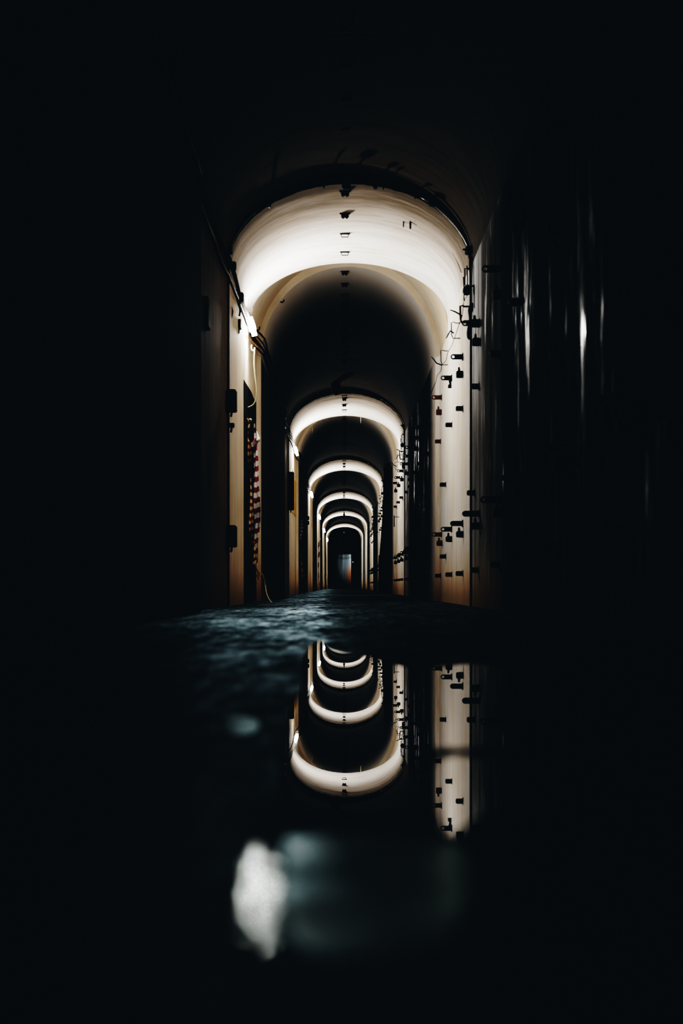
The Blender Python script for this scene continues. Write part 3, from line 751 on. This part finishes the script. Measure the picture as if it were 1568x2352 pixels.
# ------------------------------------------------------------------ things further down
c = at(771, 886, 1.93); r = empty('ceiling_lantern', c); tag(r, 'dark unlit lantern hanging under the crown before the second lit arch', 'lantern')
MB().lathe([(.02, -.21), (.07, -.19), (.10, -.10), (.105, .06), (.118, .07), (.118, .10), (.06, .16)], (0, 0, 1), (0, 0, 0), 16).build('body', 'box', r, True)
MB().tube([(0, 0, .15), (0, 0, Zu(932)-c.z)], .014, 8).build('stem', 'cable', r)
MB().box((-.05, -.05, Zu(932)-c.z-.02), (.05, .05, Zu(932)-c.z)).build('ceiling_plate', 'steel', r)
zc = Zu(866)
for k, (px, py, d, lab) in enumerate(((790, 1181, 5.02, 'dark round bulb hanging in front of the fifth lit arch'), (790, 1222, 6.50, 'small glinting glass bulb hanging in the dark before the end wall'))):
    c = at(px, py, d); top = Zu(PROF[sec_at(d)][2]-1)
    r = empty('ceiling_hung_bulb', c); tag(r, lab, 'bulb')
    MB().lathe([(.004, -.10), (.045, -.08), (.062, -.04), (.055, .0), (.03, .04), (.024, .06)], (0, 0, 1), (0, 0, 0), 14).build('glass', 'clear' if k else 'box', r, True)
    MB().lathe([(.028, .05), (.03, .11), (.012, .13)], (0, 0, 1), (0, 0, 0), 12).build('socket', 'box', r, True)
    MB().tube([(0, 0, .12), (0, 0, top-c.z)], .008, 6).build('cord', 'cable', r)
# tall dark board leaning on the bracket wall beyond the second arch
d = 2.46; a = [at(x, y, d) for x, y in ((868, 1345), (870, 1290), (874, 1240), (878, 1180), (881, 1120), (881, 1072), (889, 1066))]
xr = Xu(wall_x(d, 1)-5); y0 = Yd(d)
out = [(p.x, p.z) for p in a]; out = [(out[0][0], 0.0)]+out+[(xr, out[-1][1]+.02), (xr, 0)]
m = MB().prism(out, y0, y0+.05); lean = tag(m.build('leaning_board', 'board'), 'tall dark board leaning on the wall beyond the second lit arch', 'board')
pts = [at(880, 1066, 2.44), at(888, 1066, 2.44), at(897, 1063, 2.44), at(900, 1058, 2.44)]
tag(MB().tube(pts, .012, 6).build('wall_mount_rod', 'steel', smooth=True), 'thin rod across the top of the leaning board', 'rod')
x = 872; d = 2.75
m = MB().tube([at(869, 1298, 2.43), at(870, 1276, 2.43), at(874, 1273, 2.43), at(874, 1280, 2.43)], .010, 6)
m.build('handle', 'steel', lean, smooth=True)
m = MB(); p = at(905, 1197, 2.16); m.box((p.x-.01, p.y-.01, p.z-.14), (p.x+.012, p.y+.01, p.z+.14)); m.tube([p+Vector((0, 0, .1)), (Xu(wall_x(2.16, 1)), p.y, p.z+.1)], .008, 6)
tag(m.build('wall_mount_strip', 'steel'), 'narrow upright black strip on the second lit strip', 'strip')
# glint on the lamp side haunch
c = at(450, 397, .72); r = empty('wall_mount_insulator', c); tag(r, 'tiny glinting glass insulator high in the dim bay, lamp side', 'insulator')
MB().lathe([(.006, -.02), (.015, -.015), (.012, 0), (.016, .015), (.006, .025)], (0, 0, 1), (0, 0, 0), 10).build('glass', 'chalk', r, True)
MB().tube([(0, 0, 0), (Xu(wall_x(.72, -1))-c.x if c.z < Zu(650) else -.12, 0, .01)], .005, 6).build('pin', 'steel', r)

for px, y0_, y1_, d, r, lab in ((717, 984, 1002, 2.287, .010, 'longest pale paint drip hanging from the inner lip of the second arch'), (828, 951, 967, 2.183, .008, 'pale paint drip on the outer lip of the second arch past the crown'),
                               (765, 960, 971, 2.287, .007, 'short pale paint drip on the inner lip of the second arch beside the crown'), (738, 972, 983, 2.287, .007, 'stubby ochre drip on the inner lip of the second arch')):
    a, b = at(px, y0_, d), at(px, y1_, d); xx = a.x/U
    t = 'A' if d < 2.25 else 'B'; hw, sp, cr = PROF[t]; cr -= 23 if t == 'A' else 0
    top = Zu(sp+(cr-sp)*math.sqrt(max(0, 1-((xx-XC)/hw)**2)))+.004
    m = MB().tube([(a.x, a.y-.01, top), (a.x+.002, a.y-.01, (top+b.z)/2), (a.x, a.y-.01, top-(a.z-b.z))], [r, r*.9, r*.4], 6)
    tag(m.build('ceiling_hanging_drip', 'yellow' if 'ochre' in lab else 'ceramic', smooth=True), lab, 'drip', 'drips on the second arch')  # drips of paint hanging off the arch lips
for px, py, d, lab in ((648, 695, 1.245, 'tiny dark hook on the tan lip behind the first lit vault'), (592, 759, 1.20, 'little dark peg on the wall just past the first lamp')):
    a = at(px, py, d); m = MB().tube([a+Vector((-.03, 0, .012)), a, a+Vector((.02, .0, .02)), a+Vector((.022, .08 if d > 1.22 else .0, .05))], .011, 6)
    if d < 1.22: m.tube([a, (Xu(XC-262), a.y, a.z)], .009, 6)
    tag(m.build('wall_mount_hook', 'steel', smooth=True), lab, 'hook')

# ------------------------------------------------------------------ water on the floor
def fl(px, py):   # a floor spot seen at that place
    d = EYE/U/(py-VY); return Vector(((px-VX)*d*U, Yd(d), 0))
def puddle(outline, lab, z=.003, mat='water', wob=.06, seed=1):
    rr = random.Random(seed)
    pts = [fl(x, y) for x, y in outline]; pts.append(pts[0]); pts = smooth_path(pts, 8)[:-1]
    c = sum(pts, Vector())/len(pts)
    top = []
    for p in pts:
        q = c+(p-c)*(1+rr.uniform(-wob, wob)*.4); q.z = z; top.append(q)
    n = len(top); bot = [Vector((c.x+(q.x-c.x)*1.02, c.y+(q.y-c.y)*1.01, .0005)) for q in top]
    m = MB(); m.add(top+bot, [tuple(range(n))]+[(i, (i+1) % n, (i+1) % n+n, i+n) for i in range(n)])
    o = m.build('puddle', mat); tag(o, lab, 'puddle', 'puddles on the tunnel floor'); return o
puddle([(700, 1510), (712, 1486), (738, 1474), (752, 1490), (790, 1502), (850, 1512), (905, 1530), (985, 1534), (1090, 1528), (1200, 1545), (1210, 1640), (1180, 1705), (1080, 1722), (985, 1728),
        (975, 1780), (965, 1850), (935, 1885), (800, 1893), (690, 1885), (655, 1830), (650, 1740), (668, 1690), (662, 1640), (690, 1600), (694, 1560), (692, 1530)], 'broad mirror-still puddle reflecting the row of lit arches', seed=1)
puddle([(1000, 1748), (1075, 1742), (1180, 1760), (1160, 1850), (1090, 1895), (1035, 1920), (1008, 1890), (992, 1820)], 'long puddle reflecting the lit strip beside the broad puddle', seed=2)
puddle([(570, 1950), (600, 1944), (632, 1975), (648, 2040), (644, 2120), (622, 2180), (590, 2192), (556, 2160), (543, 2130), (550, 2050)], 'small bright puddle closest to the viewer mirroring the first lamp', mat='ripple', seed=3)
puddle([(500, 1660), (545, 1648), (590, 1655), (592, 1680), (550, 1694), (505, 1682)], 'little dull puddle beside the broad one on the lamp side', mat='film_dim', seed=4)
puddle([(655, 1930), (800, 1915), (950, 1925), (1080, 1960), (1100, 2080), (1000, 2180), (850, 2210), (700, 2190), (655, 2080)], 'dull wet film on the concrete in front of the broad puddle', z=.0015, mat='film', seed=6)

# ------------------------------------------------------------------ world, camera, grading
w = bpy.data.worlds.new('world'); bpy.context.scene.world = w; w.use_nodes = True
w.node_tree.nodes['Background'].inputs[0].default_value = (.4, .6, .8, 1); w.node_tree.nodes['Background'].inputs[1].default_value = 0.0
cam = bpy.data.cameras.new('camera'); co = bpy.data.objects.new('camera', cam); C.objects.link(co)
co.location = (0, 0, EYE); co.rotation_euler = (PI/2, 0, 0)
cam.sensor_fit = 'AUTO'; cam.sensor_width = 36; cam.lens = F/2352*36
cam.shift_y = (VY-1176)/2352; cam.shift_x = (784-VX)/2352
cam.clip_start = .05; cam.clip_end = 400
cam.dof.use_dof = True; cam.dof.focus_distance = Yd(2.0); cam.dof.aperture_fstop = 2.4
S = bpy.context.scene; S.camera = co
vs_ = S.view_settings
vs_.view_transform = 'Filmic'; vs_.look = 'Very High Contrast'; vs_.exposure = 0.0
vs_.use_curve_mapping = True
cm = vs_.curve_mapping
for i, v in enumerate((.0075, .0118, .0145)):
    cv = cm.curves[i]; cv.points[0].location = (0, v)
    for x, y in ((.035, v+.010), (.16, .145)):
        cv.points.new(x, y)
cm.update()
S.cycles.max_bounces = 8; S.cycles.diffuse_bounces = 4; S.cycles.glossy_bounces = 5
S.cycles.caustics_reflective = False; S.cycles.caustics_refractive = False
S.cycles.sample_clamp_indirect = 4.0
S.cycles.use_denoising = True
